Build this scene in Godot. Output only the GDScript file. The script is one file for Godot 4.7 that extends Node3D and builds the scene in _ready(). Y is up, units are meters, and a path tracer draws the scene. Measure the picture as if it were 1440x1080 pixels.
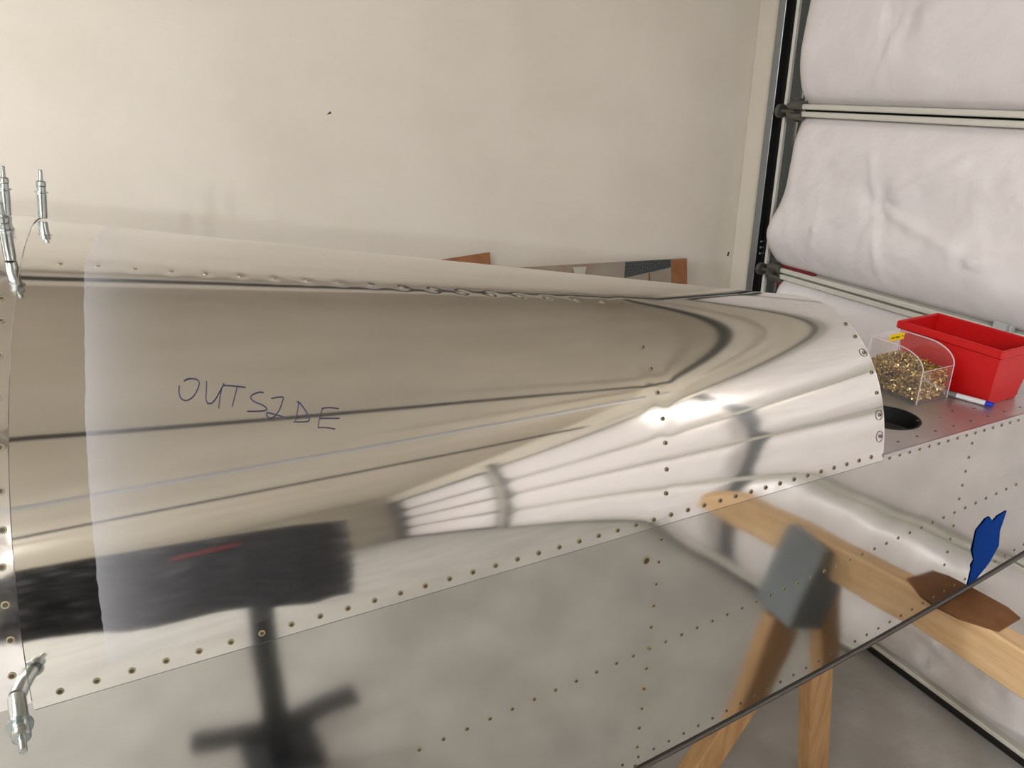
extends Node3D

# ---------- mesh builder ----------
class MB:
	var v := PackedVector3Array()
	var n := PackedVector3Array()
	var uv := PackedVector2Array()
	var c := PackedColorArray()
	var idx := PackedInt32Array()
	var col := Color(1, 1, 1, 1)
	func vert(p: Vector3, nn: Vector3, u := Vector2.ZERO) -> int:
		v.append(p); n.append(nn); uv.append(u); c.append(col)
		return v.size() - 1
	func tri_i(a: int, b: int, d: int) -> void:
		var fn := (v[d] - v[a]).cross(v[b] - v[a])
		if fn.dot(n[a] + n[b] + n[d]) < 0.0:
			idx.append(a); idx.append(d); idx.append(b)
		else:
			idx.append(a); idx.append(b); idx.append(d)
	func poly(pts: Array, nn: Vector3) -> void:
		var s := v.size()
		for p in pts:
			vert(p, nn, Vector2(p.x + p.z, p.y))
		for i in range(1, pts.size() - 1):
			tri_i(s, s + i, s + i + 1)
	func box(ctr: Vector3, size: Vector3, bev := 0.0, xf := Transform3D()) -> void:
		var h := size * 0.5
		var b: float = minf(bev, minf(h.x, minf(h.y, h.z)) * 0.9)
		var o: Vector3 = xf * ctr
		var put = func(i: int, si: float, j: int, sj: float, k: int, sk: float) -> Vector3:
			var p := Vector3.ZERO
			p[i] = si * h[i]; p[j] = sj * (h[j] - b); p[k] = sk * (h[k] - b)
			return xf * (ctr + p)
		var fix = func(pts: Array) -> void:
			var nn: Vector3 = (pts[2] - pts[0]).cross(pts[1] - pts[0]).normalized()
			var m := Vector3.ZERO
			for p in pts:
				m += p
			if nn.dot(m / pts.size() - o) < 0.0:
				nn = -nn
			poly(pts, nn)
		for i in 3:
			var j := (i + 1) % 3
			var k := (i + 2) % 3
			for s in [-1.0, 1.0]:
				fix.call([put.call(i, s, j, -1.0, k, -1.0), put.call(i, s, j, 1.0, k, -1.0), put.call(i, s, j, 1.0, k, 1.0), put.call(i, s, j, -1.0, k, 1.0)])
				if b > 0.0:
					for t in [-1.0, 1.0]:
						fix.call([put.call(i, s, j, t, k, -1.0), put.call(i, s, j, t, k, 1.0), put.call(j, t, i, s, k, 1.0), put.call(j, t, i, s, k, -1.0)])
		if b > 0.0:
			for sx in [-1.0, 1.0]:
				for sy in [-1.0, 1.0]:
					for sz in [-1.0, 1.0]:
						fix.call([put.call(0, sx, 1, sy, 2, sz), put.call(1, sy, 0, sx, 2, sz), put.call(2, sz, 0, sx, 1, sy)])
	# profile: array of Vector2(radius, height) turned round the y axis of xf
	func lathe(prof: Array, xf: Transform3D, seg := 16, smooth := false) -> void:
		for k in prof.size() - 1:
			var a: Vector2 = prof[k]
			var b: Vector2 = prof[k + 1]
			var dn := Vector2(b.y - a.y, a.x - b.x)
			if dn.length() < 1e-9:
				continue
			dn = dn.normalized()
			var s := v.size()
			for i in seg + 1:
				var th := TAU * i / seg
				var d := Vector3(cos(th), 0, sin(th))
				var nn := (xf.basis * (d * dn.x + Vector3.UP * dn.y)).normalized()
				vert(xf * (d * a.x + Vector3.UP * a.y), nn, Vector2(float(i) / seg, a.y))
				vert(xf * (d * b.x + Vector3.UP * b.y), nn, Vector2(float(i) / seg, b.y))
			for i in seg:
				var q := s + i * 2
				if a.x > 1e-7:
					tri_i(q, q + 1, q + 2)
				if b.x > 1e-7:
					tri_i(q + 1, q + 3, q + 2)
	func tube(pts: Array, r: float, seg := 8) -> void:
		var s := v.size()
		var m := pts.size()
		var side := Vector3.ZERO
		for i in m:
			var d: Vector3 = (pts[mini(i + 1, m - 1)] - pts[maxi(i - 1, 0)]).normalized()
			if side == Vector3.ZERO:
				side = d.cross(Vector3.UP if absf(d.y) < 0.9 else Vector3.RIGHT).normalized()
			side = (side - d * side.dot(d)).normalized()
			var up := d.cross(side)
			for k in seg + 1:
				var th := TAU * k / seg
				var nn := side * cos(th) + up * sin(th)
				vert(pts[i] + nn * r, nn, Vector2(float(k) / seg, i))
		for i in m - 1:
			for k in seg:
				var q := s + i * (seg + 1) + k
				tri_i(q, q + seg + 1, q + 1)
				tri_i(q + 1, q + seg + 1, q + seg + 2)
		for e in [0, m - 1]:
			var d: Vector3 = (pts[1] - pts[0]).normalized() * -1.0 if e == 0 else (pts[m - 1] - pts[m - 2]).normalized()
			var cc := vert(pts[e], d)
			var ring: Array = []
			for k in seg + 1:
				ring.append(vert(v[s + e * (seg + 1) + k], d))
			for k in seg:
				tri_i(cc, ring[k], ring[k + 1])
	# smooth grid of points P[i][j]; up is a vector the normals should lean to; returns nothing
	func grid(P: Array, flip_to: Callable, uvs := Vector2(1, 1), colf = null) -> void:
		var s := v.size()
		var nu := P.size()
		var nv: int = P[0].size()
		for i in nu:
			for j in nv:
				var du: Vector3 = P[mini(i + 1, nu - 1)][j] - P[maxi(i - 1, 0)][j]
				var dv: Vector3 = P[i][mini(j + 1, nv - 1)] - P[i][maxi(j - 1, 0)]
				var nn := du.cross(dv).normalized()
				if nn.dot(flip_to.call(P[i][j])) < 0.0:
					nn = -nn
				if colf != null:
					col = colf.call(i, j)
				vert(P[i][j], nn, Vector2(uvs.x * i / (nu - 1), uvs.y * j / (nv - 1)))
		col = Color(1, 1, 1, 1)
		for i in nu - 1:
			for j in nv - 1:
				var q := s + i * nv + j
				tri_i(q, q + nv, q + 1)
				tri_i(q + 1, q + nv, q + nv + 1)
	# sheet with thickness: a grid, the same grid th behind it, and its four rims
	func sheet(P: Array, th: float, flip_to: Callable, uvs := Vector2(1, 1), colf = null) -> void:
		var s := v.size()
		grid(P, flip_to, uvs, colf)
		var nu := P.size()
		var nv: int = P[0].size()
		var Q: Array = []
		for i in nu:
			var row: Array = []
			for j in nv:
				row.append(P[i][j] - n[s + i * nv + j] * th)
			Q.append(row)
		grid(Q, func(p): return -flip_to.call(p), uvs, colf)
		if colf != null:
			col = colf.call(nu / 2, nv / 2)
		for e in [0, nu - 1]:
			var w: Vector3 = P[e][0] - P[1 if e == 0 else nu - 2][0]
			for j in nv - 1:
				poly([P[e][j], P[e][j + 1], Q[e][j + 1], Q[e][j]], w.normalized())
		for e in [0, nv - 1]:
			for i in nu - 1:
				var w: Vector3 = P[i][e] - P[i][1 if e == 0 else nv - 2]
				poly([P[i][e], P[i + 1][e], Q[i + 1][e], Q[i][e]], w.normalized())
		col = Color(1, 1, 1, 1)
	func mesh(mat: Material) -> ArrayMesh:
		var a := []
		a.resize(Mesh.ARRAY_MAX)
		a[Mesh.ARRAY_VERTEX] = v
		a[Mesh.ARRAY_NORMAL] = n
		a[Mesh.ARRAY_TEX_UV] = uv
		a[Mesh.ARRAY_COLOR] = c
		a[Mesh.ARRAY_INDEX] = idx
		var m := ArrayMesh.new()
		m.add_surface_from_arrays(Mesh.PRIMITIVE_TRIANGLES, a)
		m.surface_set_material(0, mat)
		return m

# ---------- scene bookkeeping ----------
var taken := {}
func numbered(called: String) -> String:
	taken[called] = taken.get(called, -1) + 1
	return called if taken[called] == 0 else "%s_%03d" % [called, taken[called]]

func meta(o: Node, label: String, category: String, group := "", kind := "") -> void:
	if label: o.set_meta("label", label)
	if category: o.set_meta("category", category)
	if group: o.set_meta("group", group)
	if kind: o.set_meta("kind", kind)

func thing(called: String, label: String, category: String, at := Vector3.ZERO, group := "") -> Node3D:
	var o := Node3D.new()
	o.name = numbered(called)
	add_child(o)
	o.position = at
	meta(o, label, category, group)
	return o

# commits mb under parent; mb is in world coordinates, parent may stand elsewhere
func part(called: String, mb: MB, mat: Material, parent: Node3D = null, smooth_shadow := true) -> MeshInstance3D:
	var o := MeshInstance3D.new()
	var off := Vector3.ZERO
	var q: Node = parent
	while q is Node3D and q != self:
		off += q.position
		q = q.get_parent()
	var w := MB.new()
	w.v = mb.v; w.n = mb.n; w.uv = mb.uv; w.c = mb.c; w.idx = mb.idx
	if off != Vector3.ZERO:
		for i in w.v.size():
			w.v[i] -= off
	o.mesh = w.mesh(mat)
	o.name = numbered(called) if parent == null else called
	(parent if parent else self).add_child(o, true)
	return o

func struct(called: String, mb: MB, mat: Material, label: String, category: String) -> MeshInstance3D:
	var o := part(called, mb, mat)
	meta(o, label, category, "", "structure")
	return o

# ---------- materials ----------
func noise(f: float, sd: int, oct := 4) -> FastNoiseLite:
	var z := FastNoiseLite.new()
	z.seed = sd; z.frequency = f; z.fractal_octaves = oct
	z.noise_type = FastNoiseLite.TYPE_SIMPLEX_SMOOTH
	return z

func ramp_tex(f: float, sd: int, cols: Array, sz := 512, oct := 4) -> NoiseTexture2D:
	var t := NoiseTexture2D.new()
	t.width = sz; t.height = sz; t.seamless = true
	t.noise = noise(f, sd, oct)
	var g := Gradient.new()
	g.offsets = PackedFloat32Array()
	g.colors = PackedColorArray()
	var offs := PackedFloat32Array()
	var cc := PackedColorArray()
	for i in cols.size():
		offs.append(float(i) / (cols.size() - 1)); cc.append(cols[i])
	g.offsets = offs; g.colors = cc
	t.color_ramp = g
	return t

func bump_tex(f: float, sd: int, strength: float, sz := 512, oct := 4) -> NoiseTexture2D:
	var t := NoiseTexture2D.new()
	t.width = sz; t.height = sz; t.seamless = true
	t.noise = noise(f, sd, oct)
	t.as_normal_map = true
	t.bump_strength = strength
	return t

func mat(col: Color, rough: float, metal := 0.0) -> StandardMaterial3D:
	var m := StandardMaterial3D.new()
	m.albedo_color = col; m.roughness = rough; m.metallic = metal
	return m

func textured(f: float, sd: int, cols: Array, rough: float, scale: Vector3, metal := 0.0, sz := 512, oct := 4) -> StandardMaterial3D:
	var m := mat(Color.WHITE, rough, metal)
	m.albedo_texture = ramp_tex(f, sd, cols, sz, oct)
	m.uv1_triplanar = true
	m.uv1_world_triplanar = true
	m.uv1_scale = scale
	return m

func add_bump(m: StandardMaterial3D, f: float, sd: int, strength: float, amount: float, sz := 512, oct := 4) -> StandardMaterial3D:
	m.normal_enabled = true
	m.normal_texture = bump_tex(f, sd, strength, sz, oct)
	m.normal_scale = amount
	return m

var M := {}
func make_materials() -> void:
	M.wall = add_bump(textured(0.006, 3, [Color(0.835, 0.80, 0.75), Color(0.855, 0.823, 0.775), Color(0.87, 0.84, 0.795)], 0.75, Vector3(0.55, 0.75, 0.55)), 0.02, 4, 2.0, 0.25)
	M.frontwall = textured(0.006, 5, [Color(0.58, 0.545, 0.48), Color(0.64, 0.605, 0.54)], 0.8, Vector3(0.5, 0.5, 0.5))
	M.jamb = textured(0.01, 7, [Color(0.85, 0.82, 0.765), Color(0.875, 0.845, 0.795)], 0.7, Vector3(0.8, 0.8, 0.8))
	M.ceil = textured(0.006, 9, [Color(0.78, 0.745, 0.685), Color(0.83, 0.80, 0.745)], 0.85, Vector3(0.4, 0.4, 0.4))
	M.floor = add_bump(textured(0.008, 11, [Color(0.63, 0.62, 0.60), Color(0.69, 0.68, 0.66), Color(0.73, 0.72, 0.70)], 0.6, Vector3(0.6, 0.6, 0.6)), 0.03, 12, 2.0, 0.3)
	M.skin = add_bump(mat(Color(0.865, 0.855, 0.84), 0.07, 1.0), 0.012, 21, 1.0, 0.012, 1024, 3)
	M.skin.uv1_triplanar = true; M.skin.uv1_world_triplanar = true; M.skin.uv1_scale = Vector3(2, 2, 2)
	M.side = add_bump(textured(0.01, 23, [Color(0.74, 0.732, 0.715), Color(0.79, 0.782, 0.767)], 0.08, Vector3(1.5, 1.5, 1.5), 1.0), 0.012, 22, 1.0, 0.022, 1024, 4)
	M.strip = add_bump(mat(Color(0.90, 0.89, 0.89), 0.12, 1.0), 0.03, 24, 2.0, 0.05, 512, 3)
	M.strip.uv1_triplanar = true; M.strip.uv1_world_triplanar = true; M.strip.uv1_scale = Vector3(3, 3, 3)
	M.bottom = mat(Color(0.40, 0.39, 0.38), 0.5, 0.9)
	M.deck = textured(0.012, 25, [Color(0.74, 0.73, 0.73), Color(0.80, 0.79, 0.79)], 0.42, Vector3(2, 2, 2), 0.85)
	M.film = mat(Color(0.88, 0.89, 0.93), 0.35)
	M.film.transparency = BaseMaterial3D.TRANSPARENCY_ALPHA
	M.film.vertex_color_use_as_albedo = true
	M.ink = mat(Color(0.13, 0.12, 0.28), 0.5)
	M.hole = mat(Color(1, 1, 1), 0.55)
	M.hole.vertex_color_use_as_albedo = true
	M.zinc = mat(Color(0.72, 0.75, 0.75), 0.22, 1.0)
	M.vinyl = add_bump(textured(0.01, 31, [Color(0.91, 0.885, 0.89), Color(0.935, 0.915, 0.92)], 0.42, Vector3(1.2, 1.2, 1.2)), 0.014, 32, 6.0, 0.26, 1024, 5)
	M.foil = add_bump(mat(Color(0.92, 0.90, 0.905), 0.34, 0.08), 0.01, 33, 8.0, 0.5, 1024, 4)
	M.foil.uv1_triplanar = true; M.foil.uv1_world_triplanar = true; M.foil.uv1_scale = Vector3(1.5, 1.5, 1.5)
	M.cream = mat(Color(0.83, 0.82, 0.78), 0.4)
	M.steel = mat(Color(0.34, 0.36, 0.37), 0.4, 0.6)
	M.galv = mat(Color(0.62, 0.64, 0.66), 0.38, 0.9)
	M.rail = mat(Color(0.20, 0.21, 0.22), 0.5, 0.5)
	M.dark = mat(Color(0.055, 0.055, 0.05), 0.6)
	M.hinge = mat(Color(0.40, 0.40, 0.38), 0.42, 0.6)
	M.rubber = mat(Color(0.06, 0.065, 0.06), 0.5)
	M.wood = textured(0.012, 41, [Color(0.76, 0.61, 0.45), Color(0.83, 0.69, 0.52), Color(0.87, 0.74, 0.58)], 0.6, Vector3(5, 5, 0.6), 0.0, 512, 5)
	M.leg = textured(0.012, 42, [Color(0.67, 0.51, 0.34), Color(0.75, 0.59, 0.41), Color(0.80, 0.64, 0.46)], 0.6, Vector3(7, 0.8, 7), 0.0, 512, 5)
	M.card = textured(0.02, 43, [Color(0.42, 0.27, 0.14), Color(0.50, 0.33, 0.18)], 0.8, Vector3(2, 2, 2))
	M.cardwall = textured(0.02, 44, [Color(0.55, 0.36, 0.23), Color(0.63, 0.43, 0.29)], 0.8, Vector3(2, 2, 2))
	M.cardgrey = textured(0.008, 45, [Color(0.55, 0.42, 0.33), Color(0.60, 0.55, 0.50), Color(0.62, 0.60, 0.57)], 0.75, Vector3(1.2, 1.2, 1.2))
	M.darktape = textured(0.05, 46, [Color(0.15, 0.16, 0.17), Color(0.24, 0.27, 0.27), Color(0.42, 0.46, 0.46)], 0.35, Vector3(5, 5, 5))
	M.duct = add_bump(mat(Color(0.52, 0.55, 0.57), 0.24, 0.35), 0.02, 47, 6.0, 0.5)
	M.duct.uv1_triplanar = true; M.duct.uv1_scale = Vector3(5, 5, 5)
	M.red = add_bump(mat(Color(0.73, 0.02, 0.04), 0.45), 0.08, 51, 3.0, 0.12)
	M.red.uv1_triplanar = true; M.red.uv1_scale = Vector3(4, 4, 4)
	M.clear_edge = mat(Color(0.93, 0.86, 0.89, 0.5), 0.15)
	M.clear_edge.transparency = BaseMaterial3D.TRANSPARENCY_ALPHA
	M.clear = mat(Color(0.95, 0.90, 0.92, 0.03), 0.06)
	M.clear.transparency = BaseMaterial3D.TRANSPARENCY_ALPHA
	M.yellow = mat(Color(0.93, 0.80, 0.05), 0.5)
	M.brass = mat(Color.WHITE, 0.24, 0.95)
	M.brass.vertex_color_use_as_albedo = true
	M.penwhite = mat(Color(0.85, 0.86, 0.88), 0.35)
	M.penblue = mat(Color(0.03, 0.16, 0.70), 0.35)
	M.pengrey = mat(Color(0.42, 0.46, 0.46), 0.4)
	M.tape = add_bump(mat(Color(0.0, 0.21, 0.52), 0.75), 0.03, 61, 4.0, 0.4)
	M.tape.metallic_specular = 0.2
	M.tape.uv1_triplanar = true; M.tape.uv1_scale = Vector3(6, 6, 6)
	M.cloth = add_bump(mat(Color(0.035, 0.045, 0.065), 0.5), 0.012, 62, 8.0, 0.6)
	M.cloth.uv1_triplanar = true; M.cloth.uv1_scale = Vector3(2, 2, 2)
	M.stand = mat(Color(0.11, 0.125, 0.155), 0.5)
	M.redcloth = mat(Color(0.5, 0.03, 0.07), 0.7)
	M.board = textured(0.01, 63, [Color(0.74, 0.68, 0.57), Color(0.80, 0.74, 0.63)], 0.8, Vector3(0.6, 0.6, 0.6))
	M.black = mat(Color(0.05, 0.055, 0.06), 0.6)
	M.glow = mat(Color(1, 1, 1), 0.5)
	M.glow.emission_enabled = true
	M.glow.emission = Color(1.0, 0.95, 0.87)
	M.glow.emission_energy_multiplier = 6.0

# ---------- tail cone surface ----------
const YL := 1.125
const SHEAR := 0.055
func zl(x: float) -> float:
	return -0.7035 + 0.0045 * x
# half width, height, exponent, lean, lean squared, x of the lower corner
const ENDL := [0.4758, 0.3679, 2.2939, 0.0234, 0.0159, -0.1622]
const ENDR := [0.1455, 0.2207, 2.3209, -0.0165, -0.0153, 1.004]
func endpt(q: Array, a: float) -> Vector3:
	var ca := cos(a)
	var zz: float = q[0] * (1.0 - signf(ca) * pow(absf(ca), 2.0 / q[2]))
	var yy: float = q[1] * pow(absf(sin(a)), 2.0 / q[2])
	var r: float = yy / q[1]
	var sh := SHEAR * yy if a < PI * 0.5 else SHEAR * yy
	return Vector3(q[5] + q[3] * r + q[4] * r * r, YL + yy, zl(q[5]) - zz - sh)
func sk0(t: float, a: float) -> Vector3:
	return endpt(ENDL, a) * (1.0 - t) + endpt(ENDR, a) * t
func sk_n(t: float, a: float) -> Vector3:
	var e := 0.002
	var a1 := clampf(a, 0.004, PI - 0.004)
	var d1 := sk0(t + e, a1) - sk0(t - e, a1)
	var d2 := sk0(t, a1 + e) - sk0(t, a1 - e)
	var nn := d1.cross(d2).normalized()
	var out := Vector3(0, 0.2 + sin(a), cos(a))
	return nn if nn.dot(out) > 0.0 else -nn
var wav := noise(1.0, 77, 2)
var row9 := [[0.0292, 1.2806], [0.0671, 1.2806], [0.1388, 1.2725], [0.2454, 1.2659], [0.3467, 1.2612], [0.4424, 1.2441], [0.5351, 1.2369], [0.6527, 1.2214]]
func row9_a(t: float) -> float:
	for i in row9.size() - 1:
		if t < row9[i + 1][0] or i == row9.size() - 2:
			return lerpf(row9[i][1], row9[i + 1][1], (t - row9[i][0]) / (row9[i + 1][0] - row9[i][0]))
	return 1.25
func seam_t(a: float) -> float:
	return 0.6356 + 0.0186 * a
func dent(t: float, a: float) -> float:
	var p := sk0(t, a)
	var d := 0.00010 * wav.get_noise_3d(p.x * 4.0, p.y * 5.0, p.z * 5.0)
	var dx := (t - seam_t(a)) * 1.166
	d -= 0.0003 * exp(-pow(dx / 0.018, 2.0))
	# small dimples along the upper row
	if t < 0.67 and t > 0.0 and absf(a - row9_a(t)) < 0.09:
		var k := roundf(t / 0.0355) * 0.0355
		var dd := pow((t - k) * 1.166 / 0.008, 2.0) + pow((a - row9_a(t)) * 0.42 / 0.007, 2.0)
		d -= 0.00045 * exp(-dd)
	return d
func sk(t: float, a: float, lift := 0.0) -> Vector3:
	return sk0(t, a) + sk_n(t, a) * (lift + dent(t, a))

# ---------- small fittings ----------
func hole_mesh(r: float) -> ArrayMesh:
	var b := MB.new()
	b.col = Color(0.27, 0.22, 0.13)
	b.lathe([Vector2(r, -0.0002), Vector2(r * 0.92, 0.0004), Vector2(r * 0.62, 0.0005)], Transform3D(), 14)
	b.col = Color(0.05, 0.037, 0.02)
	b.lathe([Vector2(r * 0.62, 0.0005), Vector2(r * 0.45, 0.0002), Vector2(0.0, 0.0002)], Transform3D(), 14)
	return b.mesh(M.hole)

func hole(mesh: ArrayMesh, p: Vector3, nn: Vector3, parent: Node3D, called := "rivet_hole") -> void:
	var o := MeshInstance3D.new()
	o.mesh = mesh
	o.name = called
	parent.add_child(o, true)
	var x := nn.cross(Vector3(0.3, 0.1, 0.9)).normalized()
	o.transform = Transform3D(Basis(x, nn, x.cross(nn)), p)

func hole_into(b: MB, p: Vector3, nn: Vector3, r: float) -> void:
	var x := nn.cross(Vector3(0.3, 0.1, 0.9)).normalized()
	var xf := Transform3D(Basis(x, nn, x.cross(nn)), p)
	b.col = Color(0.16, 0.13, 0.08)
	b.lathe([Vector2(r, -0.0002), Vector2(r * 0.9, 0.0004), Vector2(r * 0.6, 0.0005)], xf, 10)
	b.col = Color(0.03, 0.022, 0.014)
	b.lathe([Vector2(r * 0.6, 0.0005), Vector2(0.0, 0.0003)], xf, 10)
	b.col = Color.WHITE

func fastener(base: Vector3, nn: Vector3, label: String, s := 1.0) -> void:
	var o := thing("spring_fastener", label, "fastener", base, "spring fasteners holding the sheet lap")
	var x := nn.cross(Vector3(0, 0.1, 1)).normalized()
	o.transform = Transform3D(Basis(x, nn, x.cross(nn)) * s, base)
	var add = func(called: String, prof: Array) -> void:
		var b := MB.new()
		b.lathe(prof, Transform3D(), 14)
		var m := MeshInstance3D.new()
		m.mesh = b.mesh(M.zinc)
		m.name = called
		o.add_child(m, true)
	add.call("body", [Vector2(0, 0), Vector2(0.0060, 0), Vector2(0.0064, 0.001), Vector2(0.0066, 0.034), Vector2(0.0060, 0.036)])
	add.call("collar", [Vector2(0.0060, 0.036), Vector2(0.0092, 0.0362), Vector2(0.0092, 0.0375), Vector2(0.0060, 0.0378)])
	add.call("cap", [Vector2(0.0060, 0.0378), Vector2(0.0058, 0.044), Vector2(0.0066, 0.046), Vector2(0.0064, 0.051), Vector2(0.005, 0.053), Vector2(0.0028, 0.0532)])
	add.call("plunger", [Vector2(0.0028, 0.0532), Vector2(0.0027, 0.067), Vector2(0.0021, 0.068), Vector2(0, 0.068)])

# ---------- camera, lights ----------
func _ready() -> void:
	var cam := Camera3D.new()
	cam.name = "camera"
	add_child(cam)
	cam.position = Vector3(0, 1.675, 0)
	cam.rotation_degrees = Vector3(-21.8, -26.4, 0)
	cam.fov = 53.8
	cam.near = 0.02
	cam.current = true
	var we := WorldEnvironment.new()
	we.name = "environment"
	var env := Environment.new()
	env.background_mode = Environment.BG_COLOR
	env.background_color = Color(0.05, 0.05, 0.06)
	env.tonemap_mode = Environment.TONE_MAPPER_LINEAR
	env.tonemap_exposure = 1.13
	env.sdfgi_enabled = true
	env.ssao_enabled = true
	env.ssil_enabled = true
	we.environment = env
	add_child(we)
	make_materials()
	lamp(Vector3(-1.6, 2.56, -0.93), 0.9, 0.1, "long ceiling lamp above the forward end of the fuselage")
	lamp(Vector3(-1.5, 2.56, 0.65), 0.2, 0.4, "long ceiling lamp just in front of the fuselage")
	lamp(Vector3(-1.45, 2.56, 2.3), 0.4, 1.3, "unseen ceiling lamp added as fill light in the middle of the garage")  # added out of view as general fill for walls and doors
	lamp(Vector3(-2.5, 2.56, 4.0), 1.2, 2.6, "unseen ceiling lamp added as fill light nearest the far front wall")  # also an added fill, strong enough to lift the floor and door bottom
	work_lamp(Vector3(1.74, 1.93, 0.69))
	room()
	garage_door()
	second_door()
	fuselage()
	sawhorse()
	bins()
	wall_cardboard()
	behind_camera()

func lamp(at: Vector3, e: float, eo: float, label: String) -> void:
	var o := thing("ceiling_lamp", label, "lamp", at)
	var b := MB.new()
	b.box(at + Vector3(0, 0.03, 0), Vector3(1.22, 0.05, 0.12), 0.008)
	part("housing", b, M.cream, o)
	var g := MB.new()
	g.box(at + Vector3(0, -0.005, 0), Vector3(1.18, 0.02, 0.09), 0.004)
	part("diffuser_lamp", g, M.glow, o)
	var l := AreaLight3D.new()
	l.name = "lamp_light"
	l.area_size = Vector2(1.18, 0.09)
	l.light_energy = 4.6 * e
	l.light_color = Color(0.97, 0.985, 1.0)
	l.shadow_enabled = true
	l.area_range = 20.0
	l.area_attenuation = 2.0
	o.add_child(l)
	l.position = Vector3(0, -0.02, 0)
	l.rotation_degrees = Vector3(-90, 0, 0)
	# the bare tube also shines sideways and up
	var w := OmniLight3D.new()
	w.name = "lamp_glow"
	w.light_energy = 1.6 * eo
	w.light_color = l.light_color
	w.light_size = 0.08
	w.omni_range = 20.0
	w.omni_attenuation = 2.0
	w.shadow_enabled = true
	o.add_child(w)
	w.position = Vector3(0, -0.13, 0)

func work_lamp(at: Vector3) -> void:
	var o := thing("work_lamp", "small work lamp clipped near the top of the wide door, seen as a glint", "lamp", at)
	var b := MB.new()
	b.lathe([Vector2(0, -0.02), Vector2(0.016, -0.016), Vector2(0.022, 0.0), Vector2(0.016, 0.016), Vector2(0, 0.02)], Transform3D(Basis(), at), 16)
	part("bulb", b, M.glow, o)
	var c := MB.new()
	c.lathe([Vector2(0, 0.06), Vector2(0.014, 0.06), Vector2(0.016, 0.02), Vector2(0.012, 0.018)], Transform3D(Basis(), at), 14)
	c.tube([at + Vector3(0, 0.055, 0), at + Vector3(0.07, 0.075, -0.02), at + Vector3(0.135, 0.06, -0.04)], 0.006, 8)
	part("holder", c, M.black, o)
	var w := OmniLight3D.new()
	w.name = "work_lamp_light"
	w.light_energy = 0.2
	w.light_color = Color(1.0, 0.97, 0.92)
	w.light_size = 0.06
	w.omni_range = 12.0
	w.omni_attenuation = 2.0
	w.shadow_enabled = true
	o.add_child(w)

# ---------- room ----------
func slab(lo: Vector3, hi: Vector3) -> MB:
	var b := MB.new()
	b.box((lo + hi) * 0.5, hi - lo)
	return b

const XD := 1.9
const ZW := -2.055
func room() -> void:
	struct("floor", slab(Vector3(-4.1, -0.12, -2.2), Vector3(2.1, 0, 6.3)), M.floor, "bare grey concrete garage floor under the wooden sawhorse", "floor")
	var fl: Node3D = get_node("floor")
	var mk := MB.new()
	mk.poly([Vector3(1.88, 0.0006, -1.285), Vector3(1.93, 0.0006, -1.24), Vector3(1.90, 0.0006, -1.215), Vector3(1.862, 0.0006, -1.262)], Vector3.UP)
	part("paint_mark", mk, mat(Color(0.62, 0.36, 0.24), 0.8), fl)
	struct("ceiling", slab(Vector3(-4.1, 2.62, -2.2), Vector3(2.1, 2.74, 6.3)), M.ceil, "plain beige garage ceiling", "ceiling")
	struct("wall_back", slab(Vector3(-4.1, 0, ZW - 0.1), Vector3(2.1, 2.62, ZW)), M.wall, "large beige plaster wall behind the aluminium fuselage", "wall")
	var wb: Node3D = get_node("wall_back")
	var sc := MB.new()
	sc.poly([Vector3(0.488, 1.595, ZW + 0.0006), Vector3(0.502, 1.598, ZW + 0.0006), Vector3(0.500, 1.604, ZW + 0.0006)], Vector3(0, 0, 1))
	part("scuff_mark", sc, M.stand, wb)
	sc = MB.new()
	sc.poly([Vector3(1.874, 1.098, ZW + 0.0006), Vector3(1.882, 1.095, ZW + 0.0006), Vector3(1.886, 1.110, ZW + 0.0006), Vector3(1.879, 1.112, ZW + 0.0006)], Vector3(0, 0, 1))
	part("scuff_mark", sc, M.stand, wb)
	struct("wall_left", slab(Vector3(-4.1, 0, ZW), Vector3(-4.0, 2.62, 6.2)), M.wall, "beige side wall at the left end of the garage", "wall")
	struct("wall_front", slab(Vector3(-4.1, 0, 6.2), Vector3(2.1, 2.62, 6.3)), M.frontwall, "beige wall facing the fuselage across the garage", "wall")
	# wall that holds the doors: return strip, header, mullion, far return
	var b := MB.new()
	var add = func(lo: Vector3, hi: Vector3) -> void:
		b.box((lo + hi) * 0.5, hi - lo, 0.003)
	add.call(Vector3(XD, 0, ZW), Vector3(XD + 0.12, 2.62, -1.90))
	add.call(Vector3(XD, 2.2, -1.90), Vector3(XD + 0.12, 2.62, 6.2))
	add.call(Vector3(XD, 0, 3.04), Vector3(XD + 0.12, 2.2, 3.28))
	add.call(Vector3(XD, 0, 5.8), Vector3(XD + 0.12, 2.2, 6.2))
	struct("wall_right", b, M.jamb, "narrow cream wall strip between the corner and the door track", "wall")

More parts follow.
